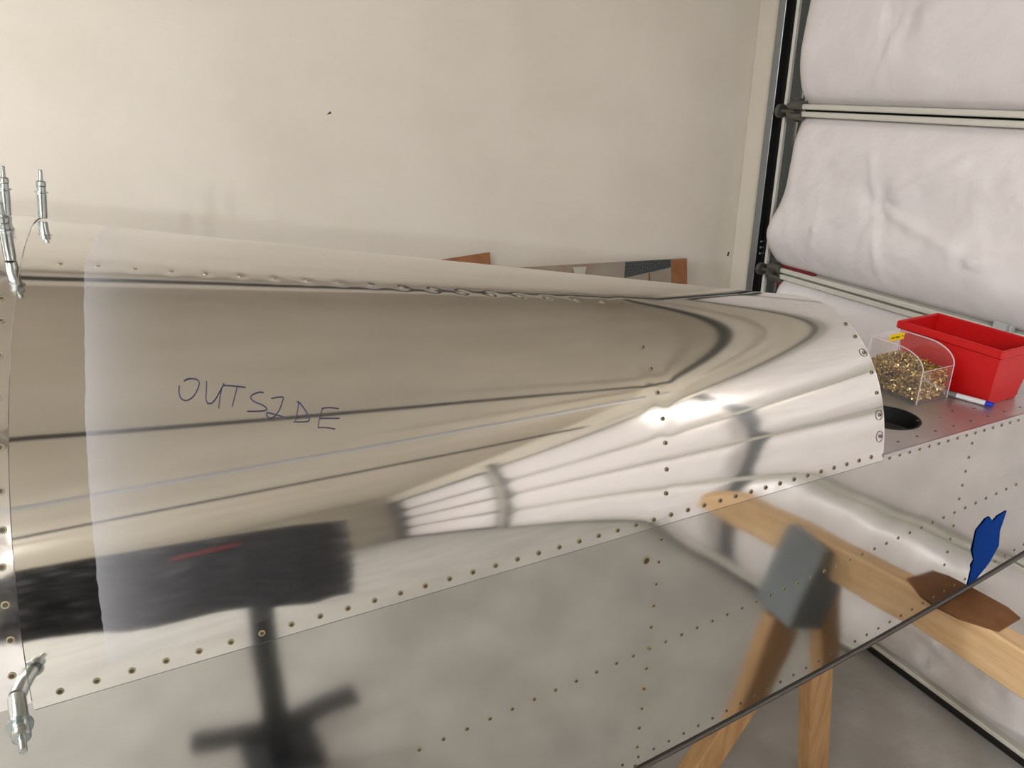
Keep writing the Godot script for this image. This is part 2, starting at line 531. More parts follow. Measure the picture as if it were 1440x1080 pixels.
# insulated pillow of one door section between z0 and z1, heights y0..y1
var pn := noise(1.0, 91, 4)
var pn2 := noise(1.0, 92, 3)
func pillow(y0: float, y1: float, z0: float, z1: float, x: float, depth: float, sag: float, res: float, creases: Array, buttons: Array, rough: float) -> MB:
	var nu := int((z1 - z0) / res) + 2
	var nv := int((y1 - y0) / res) + 2
	var P: Array = []
	for i in nu:
		var row: Array = []
		for j in nv:
			var v := float(j) / (nv - 1)
			var u := float(i) / (nu - 1)
			var lump := sag * exp(-pow((v - 0.22) / 0.22, 2.0))
			var zl0 := z0 - lump
			var z := lerpf(zl0, z1, u)
			var y := lerpf(y0, y1, v)
			var pv := pow(1.0 - pow(absf(2.0 * v - 1.0), 3.4), 0.55)
			var de := minf(z - zl0, z1 - z)
			var pu := sqrt(clampf(1.0 - pow(1.0 - clampf(de / 0.06, 0.0, 1.0), 2.0), 0.0, 1.0))
			var d := depth * pv * pu * (1.0 + 0.35 * lump / 0.05)
			d += pu * pv * (rough * 0.008 * pn2.get_noise_2d(z * 3.0, y * 3.5 + z0) + rough * 0.0032 * pn.get_noise_2d(z * 14.0, y * 9.0))
			for bt in buttons:
				var dd := pow(z - bt.x, 2.0) + pow(y - bt.y, 2.0)
				d -= 0.022 * exp(-dd / 0.0018)
			for cr in creases:
				var a := Vector2(cr[0], cr[1])
				var bb := Vector2(cr[2], cr[3])
				var q := Vector2(z, y)
				var tt := clampf((q - a).dot(bb - a) / (bb - a).length_squared(), 0.0, 1.0)
				var di := (q - a.lerp(bb, tt)).length()
				d += 1.5 * cr[4] * exp(-pow(di / (cr[5] * 0.75), 2.0)) * (1.0 - tt * 0.7)
			row.append(Vector3(x - maxf(d, 0.0), y, z))
		P.append(row)
	var b := MB.new()
	b.grid(P, func(_p): return Vector3(-1, 0, 0))
	# flat back closes it
	b.poly([Vector3(x, y0, z0), Vector3(x, y1, z0), Vector3(x, y1, z1), Vector3(x, y0, z1)], Vector3(1, 0, 0))
	return b

const SEAMS := [0.035, 0.552, 1.099, 1.594, 2.18]
func bracket(o: Node3D, y: float, z: float) -> void:
	# hinge bracket with a roller at the end of a section joint
	var b := MB.new()
	b.box(Vector3(1.858, y, z + 0.004), Vector3(0.012, 0.075, 0.05), 0.003)
	for k in [-1.0, 1.0]:
		b.box(Vector3(1.848, y + 0.068 * k, z + 0.012 + 0.004 * k), Vector3(0.008, 0.075, 0.014), 0.003, Transform3D())
		b.box(Vector3(1.845, y + 0.012 * k, z - 0.016), Vector3(0.014, 0.014, 0.03), 0.003)
		b.lathe([Vector2(0, -0.003), Vector2(0.006, -0.003), Vector2(0.006, 0.003), Vector2(0, 0.004)], Transform3D(Basis(Vector3.BACK, PI / 2), Vector3(1.842, y + 0.095 * k, z + 0.012)), 8)
	b.lathe([Vector2(0, -0.02), Vector2(0.015, -0.02), Vector2(0.015, 0.02), Vector2(0, 0.02)], Transform3D(Basis(Vector3.RIGHT, PI / 2), Vector3(1.842, y + 0.014, z + 0.01)), 12)
	b.lathe([Vector2(0, -0.02), Vector2(0.012, -0.02), Vector2(0.012, 0.02), Vector2(0, 0.02)], Transform3D(Basis(Vector3.RIGHT, PI / 2), Vector3(1.842, y - 0.018, z + 0.012)), 12)
	part("hinge_bracket", b, M.hinge, o)
	var r := MB.new()
	r.lathe([Vector2(0, 0), Vector2(0.007, 0), Vector2(0.007, 0.075), Vector2(0, 0.075)], Transform3D(Basis(Vector3.RIGHT, -PI / 2), Vector3(1.85, y - 0.004, z)), 10)
	r.lathe([Vector2(0, 0.055), Vector2(0.02, 0.055), Vector2(0.021, 0.068), Vector2(0, 0.07)], Transform3D(Basis(Vector3.RIGHT, -PI / 2), Vector3(1.85, y - 0.004, z)), 14)
	part("roller", r, M.hinge, o)

func garage_door() -> void:
	var o := thing("door_1", "white insulated sectional garage door with quilted vinyl panels at right", "garage door", Vector3(1.9, 0, 0.6))
	o.set_meta("kind", "structure")
	for k in 4:
		var y0: float = SEAMS[k]
		var y1: float = SEAMS[k + 1]
		var s := MB.new()
		s.box(Vector3(1.925, (y0 + y1) * 0.5, 0.6), Vector3(0.04, y1 - y0 - 0.006, 4.9), 0.003)
		# end stiles and centre stile stand proud
		for z in [-1.81, 0.6, 2.96]:
			s.box(Vector3(1.892, (y0 + y1) * 0.5, z), Vector3(0.03, y1 - y0 - 0.01, 0.09 if z < 0.0 else 0.13), 0.003)
		part("door_section", s, M.steel, o)
		# cream rails at top and bottom of the section
		var r := MB.new()
		r.box(Vector3(1.862, y0 + 0.0105, 0.6), Vector3(0.042, 0.015, 4.74), 0.003)
		r.box(Vector3(1.862, y1 - 0.0105, 0.6), Vector3(0.042, 0.015, 4.74), 0.003)
		part("section_rail", r, M.cream, o)
		var buttons: Array = []
		var creases: Array = []
		var mt: Material = M.vinyl
		var rough := 1.0
		var sag := 0.012
		if k == 2:
			sag = 0.05
			buttons = [Vector2(-1.418, 1.362)]
			creases = [[-1.405, 1.375, -1.20, 1.50, 0.007, 0.016], [-1.40, 1.355, -1.12, 1.27, 0.007, 0.018], [-1.43, 1.37, -1.47, 1.49, 0.006, 0.015],
				[-1.43, 1.35, -1.60, 1.27, 0.007, 0.016], [-1.42, 1.34, -1.44, 1.17, 0.005, 0.018], [-1.415, 1.34, -1.37, 1.16, 0.005, 0.014], [-1.60, 1.27, -1.63, 1.16, 0.006, 0.014],
				[-1.43, 1.36, -1.66, 1.36, 0.003, 0.03], [-1.12, 1.27, -0.90, 1.32, 0.006, 0.016]]
		elif k == 3:
			buttons = [Vector2(-1.444, 1.823)]
			creases = [[-1.495, 1.87, -1.47, 1.66, -0.006, 0.007], [-1.444, 1.82, -1.25, 1.87, 0.004, 0.02], [-1.444, 1.81, -1.50, 1.66, 0.005, 0.016], [-1.444, 1.83, -1.44, 2.0, 0.005, 0.02]]
			rough = 0.7
		elif k == 0:
			mt = M.foil
			rough = 2.2
			creases = [[-1.20, 0.25, -0.95, 0.20, 0.012, 0.02], [-1.18, 0.16, -1.02, 0.33, 0.01, 0.015], [-1.0, 0.1, -0.92, 0.27, 0.012, 0.018], [-0.9, 0.24, -0.6, 0.30, 0.01, 0.02], [-0.85, 0.12, -0.66, 0.15, 0.01, 0.02]]
		elif k == 1:
			creases = [[-1.46, 1.08, -1.45, 0.85, 0.005, 0.006], [-1.36, 1.06, -1.40, 0.88, 0.005, 0.014], [-1.745, 1.09, -1.765, 0.95, 0.006, 0.008]]
		var up := y1 - 0.0185
		part("insulation_panel", pillow(y0 + 0.0185, up, -1.785, 0.54, 1.872, 0.066, sag, 0.012 if k > 1 else 0.016, creases, buttons, rough), mt, o)
		part("insulation_panel", pillow(y0 + 0.0185, up, 0.66, 2.9, 1.872, 0.06, 0.0, 0.03, [], [], rough), mt, o)
	for y in [0.552, 1.099, 1.594]:
		bracket(o, y, -1.795)
	# hinge plates where the sections join
	for y in [0.552, 1.099]:
		for z in [-1.02]:
			var h := MB.new()
			h.box(Vector3(1.838, y + 0.012, z - 0.018), Vector3(0.004, 0.052, 0.05), 0.002)
			h.box(Vector3(1.831, y + 0.012, z + 0.008), Vector3(0.018, 0.052, 0.004), 0.001)
			h.lathe([Vector2(0, 0), Vector2(0.004, 0), Vector2(0.004, 0.003), Vector2(0, 0.003)], Transform3D(Basis(Vector3.FORWARD, -PI / 2), Vector3(1.836, y - 0.004, z - 0.012)), 8)
			part("hinge_plate", h, mat(Color(0.74, 0.75, 0.745), 0.4, 0.1), o)
	var g := MB.new()
	g.box(Vector3(1.885, 0.042, 0.6), Vector3(0.075, 0.01, 4.8), 0.002)
	part("bottom_rail", g, M.galv, o)
	var tp := MB.new()
	tp.box(Vector3(1.87, 2.185, 0.6), Vector3(0.06, 0.03, 4.8), 0.003)
	part("top_seal", tp, M.rail, o)
	var sl := MB.new()
	sl.box(Vector3(1.885, 0.0175, 0.6), Vector3(0.07, 0.035, 4.8), 0.01)
	part("rubber_seal", sl, M.rubber, o)
	# red edge of the insulation batt that peeps out behind the panel by the lower hinge
	var rb := MB.new()
	rb.box(Vector3(1.855, 1.122, -1.70), Vector3(0.02, 0.012, 0.13), 0.004)
	rb.box(Vector3(1.858, 1.066, -1.775), Vector3(0.02, 0.026, 0.022), 0.004)
	part("batt_edge", rb, mat(Color(0.45, 0.10, 0.12), 0.8), o)
	# vertical track with its curve and the horizontal run
	var t := thing("door_track", "galvanised steel garage door track standing beside the cream wall strip", "door track", Vector3(1.86, 0, -1.92))
	var tb := MB.new()
	tb.box(Vector3(1.872, 1.2, -1.925), Vector3(0.004, 2.4, 0.03), 0.001)
	part("track_face", tb, M.galv, t)
	var tw := MB.new()
	tw.box(Vector3(1.886, 1.2, -1.9105), Vector3(0.028, 2.4, 0.003), 0.0)
	tw.box(Vector3(1.898, 1.2, -1.895), Vector3(0.004, 2.4, 0.05), 0.0)
	part("track_channel", tw, M.dark, t)
	var ts := MB.new()
	ts.box(Vector3(1.882, 1.2, -1.866), Vector3(0.02, 2.4, 0.011), 0.002)
	part("weather_strip", ts, M.cream, t)
	var hl := MB.new()
	for yy in [1.135, 1.155, 1.175]:
		hl.box(Vector3(1.8865, yy, -1.902), Vector3(0.02, 0.007, 0.007), 0.002)
	part("bolt_head", hl, M.galv, t)
	var th := MB.new()
	th.box(Vector3(-0.6, 2.34, -1.92), Vector3(4.9, 0.05, 0.035), 0.003)
	part("horizontal_track", th, M.rail, t)
	var t2 := thing("door_track", "steel garage door track at the far side of the wide door", "door track", Vector3(1.86, 0, 3.02))
	var t2b := MB.new()
	t2b.box(Vector3(1.86, 1.2, 3.03), Vector3(0.04, 2.4, 0.05), 0.003)
	part("track_face", t2b, M.rail, t2)

func second_door() -> void:
	var o := thing("door_2", "narrow insulated garage door beyond the first, reflected in the metal", "garage door", Vector3(1.9, 0, 4.5))
	o.set_meta("kind", "structure")
	for k in 4:
		var y0: float = SEAMS[k]
		var y1: float = SEAMS[k + 1]
		var s := MB.new()
		s.box(Vector3(1.925, (y0 + y1) * 0.5, 4.54), Vector3(0.04, y1 - y0 - 0.006, 2.5), 0.003)
		part("door_section", s, M.steel, o)
		part("insulation_panel", pillow(y0 + 0.022, y1 - 0.022, 3.36, 5.7, 1.9, 0.06, 0.0, 0.04, [], [], 1.0), M.vinyl, o)
	var tp := MB.new()
	tp.box(Vector3(1.87, 2.185, 4.54), Vector3(0.06, 0.03, 2.5), 0.003)
	part("top_seal", tp, M.rail, o)
	var tk := MB.new()
	tk.box(Vector3(1.86, 1.1, 5.93), Vector3(0.07, 2.2, 0.42), 0.003)
	part("side_track", tk, M.rail, o)
	var sl := MB.new()
	sl.box(Vector3(1.9, 0.0175, 4.54), Vector3(0.06, 0.035, 2.5), 0.01)
	part("rubber_seal", sl, M.rubber, o)

# ---------- fuselage ----------
func bottom_y(x: float) -> float:
	var u := x - 0.5485
	return 0.7074 + 0.08 * u + 0.043 * u * u
func side_z(x: float, y: float) -> float:
	return zl(x) - 0.0012 + SHEAR * (YL - y) + 0.0003 * wav.get_noise_2d(x * 3.0, y * 4.0)

const TAILX := 1.70
func half(x: float) -> float:
	return maxf(lerpf(0.4758, 0.1455, (x + 0.1622) / 1.166), 0.12)

func fuselage() -> void:
	var o := thing("fuselage_tail", "unpainted polished aluminium aircraft tail cone lying on a wooden sawhorse", "fuselage", Vector3(0.4, 0.7, -0.9))
	# curved top skin
	var P: Array = []
	var nt := 420
	var na := 260
	for i in nt + 1:
		var t := float(i) / nt
		var row: Array = []
		for j in na + 1:
			var a := PI * float(j) / na
			if j < 16:
				a = PI * 16.0 / na * pow(float(j) / 16.0, 1.6)
			row.append(sk(t, a))
		P.append(row)
	var out = func(p: Vector3) -> Vector3: return Vector3(0, p.y - YL + 0.02, p.z + 0.72 + half(p.x)).normalized()
	var b := MB.new()
	b.sheet(P, 0.001, out)
	var top := part("top_skin", b, M.skin, o)
	# lower lap of the top skin over the longeron
	var lp := MB.new()
	var L: Array = []
	for i in 120:
		var t := i / 119.0
		var x := lerpf(-0.1622, 1.004, t)
		var row: Array = []
		for j in 4:
			row.append(Vector3(x, YL + 0.0002 - 0.010 * j / 3.0, zl(x) + SHEAR * 0.010 * j / 3.0))
		L.append(row)
	lp.sheet(L, 0.001, func(_p): return Vector3(0, 0, 1))
	part("lower_lap", lp, M.skin, o)
	# thin dark line drawn along the lap's cut edge
	var cut := MB.new()
	var cp: Array = []
	for i in 80:
		var x := lerpf(-0.1622, 1.004, i / 79.0)
		cp.append(Vector3(x, YL - 0.0102, zl(x) + SHEAR * 0.01 - 0.0003))
	cut.tube(cp, 0.0005, 6)
	part("cut_edge", cut, M.steel, o)
	# forward skin strip
	P = []
	for i in 40:
		var t := lerpf(-0.36, 0.0, i / 39.0)
		var row: Array = []
		for j in 141:
			var a := maxf(PI * j / 140.0, 0.0)
			row.append(sk0(t, a) + sk_n(t, a) * (0.0022 + 0.0006 * wav.get_noise_2d(t * 60.0, a * 9.0)))
		P.append(row)
	b = MB.new()
	b.sheet(P, 0.0012, out)
	var fwd := part("forward_skin", b, M.strip, o)
	# near side skin, below the longeron
	P = []
	for i in 261:
		var x := lerpf(-0.62, TAILX, i / 260.0)
		var row: Array = []
		for j in 61:
			var y := lerpf(YL, bottom_y(x), j / 60.0)
			row.append(Vector3(x, y, side_z(x, y)))
		P.append(row)
	b = MB.new()
	b.sheet(P, 0.001, func(_p): return Vector3(0, 0, 1))
	var side := part("side_skin", b, M.side, o)
	# bottom: rolled edge and flat underside, then the far side
	P = []
	for i in 121:
		var x := lerpf(-0.62, TAILX, i / 120.0)
		var y0 := bottom_y(x)
		var z0 := side_z(x, y0)
		var w := half(x) * 2.0
		var row: Array = []
		for j in 9:
			var th := PI * 0.5 * j / 8.0
			row.append(Vector3(x, y0 - 0.014 * sin(th), z0 + 0.0015 - 0.014 * (1.0 - cos(th))))
		for j in 5:
			row.append(Vector3(x, y0 - 0.014, z0 - 0.012 - (w - 0.024) * (j + 1) / 5.0))
		for j in 5:
			row.append(Vector3(x, lerpf(y0 - 0.012, YL, (j + 1) / 5.0), z0 - w - SHEAR * 0.2 * j))
		P.append(row)
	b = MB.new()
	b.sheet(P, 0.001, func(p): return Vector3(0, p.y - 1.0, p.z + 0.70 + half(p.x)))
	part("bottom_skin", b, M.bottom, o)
	var lip := MB.new()
	var lpts: Array = []
	for i in 60:
		var x := lerpf(-0.62, TAILX, i / 59.0)
		lpts.append(Vector3(x, bottom_y(x) - 0.006, side_z(x, bottom_y(x)) + 0.001))
	lip.tube(lpts, 0.0042, 10)
	part("edge_lip", lip, M.bottom, o)
	# aft deck with its round opening
	deck(o)
	# plastic film on the top skin
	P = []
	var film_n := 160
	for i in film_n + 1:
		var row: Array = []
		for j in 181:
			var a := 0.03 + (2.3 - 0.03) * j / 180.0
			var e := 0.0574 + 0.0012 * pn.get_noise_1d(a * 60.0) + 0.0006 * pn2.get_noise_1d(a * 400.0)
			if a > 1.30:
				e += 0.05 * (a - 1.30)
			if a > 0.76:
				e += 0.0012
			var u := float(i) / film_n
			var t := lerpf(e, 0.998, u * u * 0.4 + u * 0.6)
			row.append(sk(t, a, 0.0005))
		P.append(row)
	b = MB.new()
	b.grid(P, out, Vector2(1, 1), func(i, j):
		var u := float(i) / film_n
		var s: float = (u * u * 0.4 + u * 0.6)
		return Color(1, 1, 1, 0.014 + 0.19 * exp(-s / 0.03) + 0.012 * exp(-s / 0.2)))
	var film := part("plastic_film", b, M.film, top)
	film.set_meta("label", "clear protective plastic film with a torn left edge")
	write_word(top)
	fittings(o, top, fwd, side)

func stroke(b: MB, s: Array) -> void:
	var pts: Array = []
	var n := s.size() / 2
	for i in n:
		pts.append(Vector2(s[i * 2], s[i * 2 + 1]))
	var cv := Curve2D.new()
	for i in n:
		var tan := Vector2.ZERO
		if i > 0 and i < n - 1:
			tan = (pts[i + 1] - pts[i - 1]) * 0.16
		cv.add_point(pts[i], -tan, tan)
	cv.bake_interval = 0.004
	var q: Array = []
	for p in cv.get_baked_points():
		q.append(sk(p.x, p.y, 0.0007))
	b.tube(q, 0.00055, 6)

func write_word(top: Node3D) -> void:
	var W := [
		[0.1356, 0.7560, 0.1347, 0.7336, 0.1360, 0.7145, 0.1394, 0.7068, 0.1434, 0.7105, 0.1478, 0.7237, 0.1520, 0.7493, 0.1530, 0.7688, 0.1495, 0.7781, 0.1440, 0.7790, 0.1401, 0.7722],
		[0.1598, 0.7676, 0.1583, 0.7335, 0.1572, 0.7097, 0.1582, 0.6929, 0.1613, 0.6922, 0.1659, 0.7077, 0.1724, 0.7429, 0.1749, 0.7574, 0.1720, 0.7381, 0.1693, 0.7070, 0.1672, 0.6742],
		[0.1737, 0.7502, 0.1806, 0.7488, 0.1937, 0.7400], [0.1861, 0.7427, 0.1826, 0.7100, 0.1792, 0.6782],
		[0.2091, 0.7177, 0.2059, 0.7209, 0.1998, 0.7147, 0.1967, 0.7030, 0.2000, 0.6874, 0.2060, 0.6760, 0.2096, 0.6628, 0.2077, 0.6560, 0.1987, 0.6561, 0.1917, 0.6581],
		[0.2153, 0.6961, 0.2260, 0.6985, 0.2244, 0.6787, 0.2206, 0.6524, 0.2152, 0.6332, 0.2111, 0.6284, 0.2089, 0.6387, 0.2090, 0.6484, 0.2143, 0.6432, 0.2214, 0.6326, 0.2259, 0.6238],
		[0.2400, 0.6771, 0.2376, 0.6475, 0.2341, 0.6139], [0.2385, 0.6801, 0.2414, 0.6704, 0.2449, 0.6454, 0.2470, 0.6197, 0.2461, 0.6083, 0.2404, 0.6070, 0.2319, 0.6098],
		[0.2606, 0.6484, 0.2689, 0.6486, 0.2769, 0.6423], [0.2613, 0.6469, 0.2570, 0.6165, 0.2540, 0.5826], [0.2569, 0.6140, 0.2670, 0.6107, 0.2758, 0.6078], [0.2540, 0.5826, 0.2617, 0.5799, 0.2699, 0.5720]]
	var b := MB.new()
	for s in W:
		stroke(b, s)
	var o := part("handwriting", b, M.ink, top)
	o.set_meta("label", "blue handwritten word OUTSIDE on the film")

func deck(o: Node3D) -> void:
	# outline of the aft deck with a round opening, as a ring of quads and the rest
	var x0 := 0.90
	var x1 := TAILX
	var zn0 := zl(x0) - 0.001
	var zf := -0.985
	var c := Vector2(1.135, -0.795)
	var r := 0.052
	var b := MB.new()
	var outer: Array = []
	var inner: Array = []
	var N := 48
	for i in N:
		var th := TAU * i / N
		var d := Vector2(cos(th), sin(th))
		# where the ray meets the square round the hole
		var s := 0.075 / maxf(absf(d.x), absf(d.y))
		outer.append(c + d * s)
		inner.append(c + d * r)
	for i in N:
		var k := (i + 1) % N
		var q := [outer[i], outer[k], inner[k], inner[i]]
		var up: Array = []
		var dn: Array = []
		for p in q:
			up.append(Vector3(p.x, YL, p.y)); dn.append(Vector3(p.x, YL - 0.002, p.y))
		b.poly(up, Vector3.UP)
		b.poly(dn, Vector3.DOWN)
		var m: Vector2 = c - (inner[i] + inner[k]) * 0.5
		b.poly([up[3], up[2], dn[2], dn[3]], Vector3(m.x, 0, m.y).normalized())
	var rects := [[x0, c.x - 0.075, zf, zn0], [c.x + 0.075, x1, zf, zn0], [c.x - 0.075, c.x + 0.075, c.y + 0.075, zn0], [c.x - 0.075, c.x + 0.075, zf, c.y - 0.075]]
	for q in rects:
		for k in [[YL, Vector3.UP], [YL - 0.002, Vector3.DOWN]]:
			b.poly([Vector3(q[0], k[0], q[2]), Vector3(q[1], k[0], q[2]), Vector3(q[1], k[0], q[3]), Vector3(q[0], k[0], q[3])], k[1])
	# bent rim along the near edge
	b.box(Vector3((1.004 + x1) * 0.5, YL - 0.002, zl(1.3) + 0.0005), Vector3(x1 - 1.004, 0.006, 0.004), 0.001)
	var dk := part("aft_deck", b, M.deck, o)
	# black ring of the opening
	var rg := MB.new()
	rg.lathe([Vector2(r + 0.001, -0.03), Vector2(r + 0.001, 0.0005), Vector2(r - 0.002, 0.0008), Vector2(r - 0.002, -0.03)], Transform3D(Basis(), Vector3(c.x, YL, c.y)), 40)
	part("opening_liner", rg, M.black, dk)
	var h := MB.new()
	for i in 14:
		var x := 1.02 + 0.046 * i
		hole_into(h, Vector3(x, YL + 0.0001, zl(x) - 0.022), Vector3.UP, 0.0028)
		if i > 2:
			hole_into(h, Vector3(x + 0.012, YL + 0.0001, zl(x) - 0.055 - 0.01 * (i % 2)), Vector3.UP, 0.0026)
	var s := part("rivet_row", h, M.hole, dk)
	s.set_meta("kind", "stuff")

func fittings(o: Node3D, top: Node3D, fwd: Node3D, side: Node3D) -> void:
	var base := -o.position
	var big := hole_mesh(0.0037)
	var mid := hole_mesh(0.0033)
	# row along the lower edge of the top skin, then on along the tail
	var x := -0.1385
	var i := 0
	while x < 0.995:
		var t := (x + 0.1622) / 1.166
		var hh := lerpf(0.3679, 0.2207, t)
		var p := sk(t, asin(pow(0.0022 / hh, 1.155)), 0.0004)
		hole(big, p + base, Vector3(0, 0.055, 1).normalized(), top)
		x += lerpf(0.0315, 0.0265, clampf(x, 0.0, 1.0))
	x = 1.022
	while x < TAILX - 0.02:
		hole(mid, Vector3(x, YL - 0.010, side_z(x, YL - 0.010) + 0.0002) + base, Vector3(0, 0.055, 1).normalized(), side)
		x += 0.0236
	# upright rows on the side skin
	for k in 13:
		var q := Vector2(0.5757 - 0.00275 * k, 1.0926 - 0.0347 * k)
		hole(mid, Vector3(q.x, q.y, side_z(q.x, q.y) + 0.0002) + base, Vector3(0, 0.055, 1).normalized(), side)
	for k in 9:
		var q := Vector2(1.2302 - 0.0018 * k, 1.0966 - 0.0262 * k - (0.027 if k > 4 else 0.0))
		hole(mid, Vector3(q.x, q.y, side_z(q.x, q.y) + 0.0002) + base, Vector3(0, 0.055, 1).normalized(), side)
	# long stringer row
	x = 0.2127
	while x < TAILX - 0.02:
		var y := 0.8939 + 0.0733 * (x - 0.2127) - 0.003 * sin((x - 0.2127) * 2.6)
		hole(mid, Vector3(x, y, side_z(x, y) + 0.0002) + base, Vector3(0, 0.055, 1).normalized(), side)
		x += 0.0327 if x < 0.5 else 0.0284
	# row above the bottom edge
	var h := MB.new()
	x = -0.1
	while x < TAILX - 0.02:
		var y := bottom_y(x) + 0.018
		hole_into(h, Vector3(x, y, side_z(x, y) + 0.0002), Vector3(0, 0.055, 1).normalized(), 0.0028)
		x += 0.0283
	part("rivet_row", h, M.hole, side).set_meta("kind", "stuff")
	# ringed dimple on the side
	hole(hole_mesh(0.0075), Vector3(0.552, 1.0662, side_z(0.552, 1.0662) + 0.0003) + base, Vector3(0, 0.055, 1).normalized(), side, "dimpled_hole")
	# upright row of the top skin over the former
	for a in [0.097, 0.207, 0.334, 0.456, 0.592, 0.728, 0.861]:
		hole(mid, sk(seam_t(a), a, 0.0008) + base, sk_n(seam_t(a), a), top)
	# ringed holes along the tail end of the top skin
	for a in [0.114, 0.262, 0.427, 0.592, 0.767, 0.93, 1.08]:
		var t := 0.992
		hole(mid, sk(t, a, 0.0008) + base, sk_n(t, a), top)
	for a in [0.114, 0.262, 0.767]:
		var ring := MB.new()
		var pts: Array = []
		for k in 25:
			var th := TAU * k / 24.0
			pts.append(sk(0.9905 + 0.0062 * cos(th), a + 0.035 * sin(th), 0.0006))
		ring.tube(pts, 0.00035, 5)
		part("marker_ring", ring, M.ink, top)
	var dmb := MB.new()
	dmb.lathe([Vector2(0.0034, 0), Vector2(0.0028, 0.0007), Vector2(0.0016, 0.0011), Vector2(0, 0.0012)], Transform3D(), 12)
	var dome := dmb.mesh(mat(Color(0.72, 0.70, 0.67), 0.35, 0.9))
	# tiny raised dimples along the upper stringer
	for k in range(1, 19):
		var t := 0.0355 * k
		hole(dome, sk(t, row9_a(t), -0.0001) + base, sk_n(t, row9_a(t)), top, "small_dimple")
	# holes in the lap of the forward skin
	for q in [[-0.0108, 1.0773], [-0.0092, 0.9896], [-0.0085, 0.87], [-0.008, 0.74], [-0.0055, 0.609], [-0.006, 0.50], [-0.0057, 0.4061], [-0.0078, 0.3189], [-0.0078, 0.2308], [-0.0073, 0.1472], [-0.0099, 0.0652]]:
		hole(big, sk0(q[0], q[1]) + sk_n(q[0], q[1]) * 0.0026 + base, sk_n(q[0], q[1]), fwd)
	# spring fasteners through the lap
	fastener(sk0(-0.0095, 1.2754) + sk_n(-0.0095, 1.2754) * 0.003, sk_n(-0.0095, 1.2754), "silver spring fastener nearest the top of the lapped edge, in front of another")
	fastener(sk0(-0.034, 1.70) + sk_n(-0.034, 1.70) * 0.003, sk_n(-0.034, 1.62), "silver spring fastener half hidden behind the nearest upright one")
	fastener(sk0(0.0055, 1.7355) + sk_n(0.0055, 1.7355) * 0.003, sk_n(0.0055, 1.66), "silver spring fastener standing alone against the wall, right of the pair")
	fastener(sk0(-0.0093, 0.0177) + Vector3(0, 0, 0.003), Vector3(0.16, 0.06, 1.0).normalized(), "silver spring fastener at the lower lap, pointing outward and down", 1.2)
	# blue tape on the tail side
	var tb := MB.new()
	var out := [[1.2902, 0.9109], [1.312, 0.9289], [1.3231, 0.9305], [1.3358, 0.9173], [1.348, 0.9253], [1.3733, 0.9302], [1.364, 0.89], [1.3695, 0.8573], [1.352, 0.825], [1.322, 0.7975], [1.2967, 0.7915], [1.2992, 0.825], [1.2965, 0.8351], [1.3012, 0.845], [1.2902, 0.868]]
	var pl := PackedVector2Array()
	for q in out:
		pl.append(Vector2(q[0], q[1]))
	var tri := Geometry2D.triangulate_polygon(pl)
	for f in [[0.0018, Vector3(0, 0, 1)], [0.0008, Vector3(0, 0, -1)]]:
		var s0 := tb.v.size()
		for p in pl:
			tb.vert(Vector3(p.x, p.y, side_z(p.x, p.y) + f[0] + (0.0015 * wav.get_noise_2d(p.x * 60.0, p.y * 60.0) if f[0] > 0.001 else 0.0)), f[1])
		for k in range(0, tri.size(), 3):
			tb.tri_i(s0 + tri[k], s0 + tri[k + 1], s0 + tri[k + 2])
	var to := part("masking_tape", tb, M.tape)
	meta(to, "torn piece of blue masking tape stuck on the tail side", "tape")

# ---------- sawhorse ----------
func leg(a: Vector3, b: Vector3, w: float, t: float) -> MB:
	var m := MB.new()
	var d := (b - a)
	var y := d.normalized()
	var z := Vector3(0, 0, 1)
	var x := y.cross(z).normalized()
	z = x.cross(y)
	m.box(Vector3.ZERO, Vector3(w, d.length(), t), 0.003, Transform3D(Basis(x, y, z), (a + b) * 0.5))
	return m

func sawhorse() -> void:
	var o := thing("sawhorse", "bare wooden sawhorse of planks carrying the tail", "sawhorse", Vector3(1.267, 0, -0.55))
	var b := MB.new()
	b.box(Vector3(1.267, 0.7222, -0.49), Vector3(0.044, 0.089, 1.08), 0.004)
	part("beam", b, M.wood, o)
	for q in [[Vector3(1.175, 0.70, -0.90), Vector3(0.755, 0, -0.94), 0.075], [Vector3(1.19, 0.70, -0.92), Vector3(1.338, 0, -0.945), 0.07], [Vector3(1.185, 0.57, -0.34), Vector3(1.0, 0, -0.30), 0.089], [Vector3(1.285, 0.71, -0.365), Vector3(1.37, 0, -0.33), 0.06]]:
		part("leg", leg(q[0], q[1], q[2], 0.04), M.leg, o)
	var g := MB.new()
	g.box(Vector3(1.23, 0.665, -0.90), Vector3(0.2, 0.034, 0.05), 0.003)
	part("cross_block", g, M.leg, o)
	var t := MB.new()
	var P: Array = []
	# duct tape wrapped over the beam and leg joint
	t = leg(Vector3(1.268, 0.755, -0.365), Vector3(1.205, 0.565, -0.335), 0.108, 0.115)
	part("duct_tape", t, M.duct, o)
	# folded cardboard pad between the beam and the tail
	var c := MB.new()
	var pl := [Vector3(1.20, 0.7670, -0.76), Vector3(1.325, 0.7670, -0.76), Vector3(1.333, 0.7670, -0.62), Vector3(1.324, 0.7670, -0.591), Vector3(1.256, 0.7670, -0.587), Vector3(1.224, 0.7670, -0.639)]
	var dn: Array = []
	var cen := Vector3.ZERO
	for p in pl:
		dn.append(p + Vector3(0, 0.004, 0)); cen += p / 6.0
	c.poly(pl, Vector3.DOWN)
	c.poly(dn, Vector3.UP)
	for i in 6:
		var k := (i + 1) % 6
		c.poly([pl[i], pl[k], dn[k], dn[i]], ((pl[i] + pl[k]) * 0.5 - cen).normalized())
	var co := part("cardboard_pad", c, M.card)
	meta(co, "brown cardboard pad lying between the sawhorse beam and the tail", "cardboard")

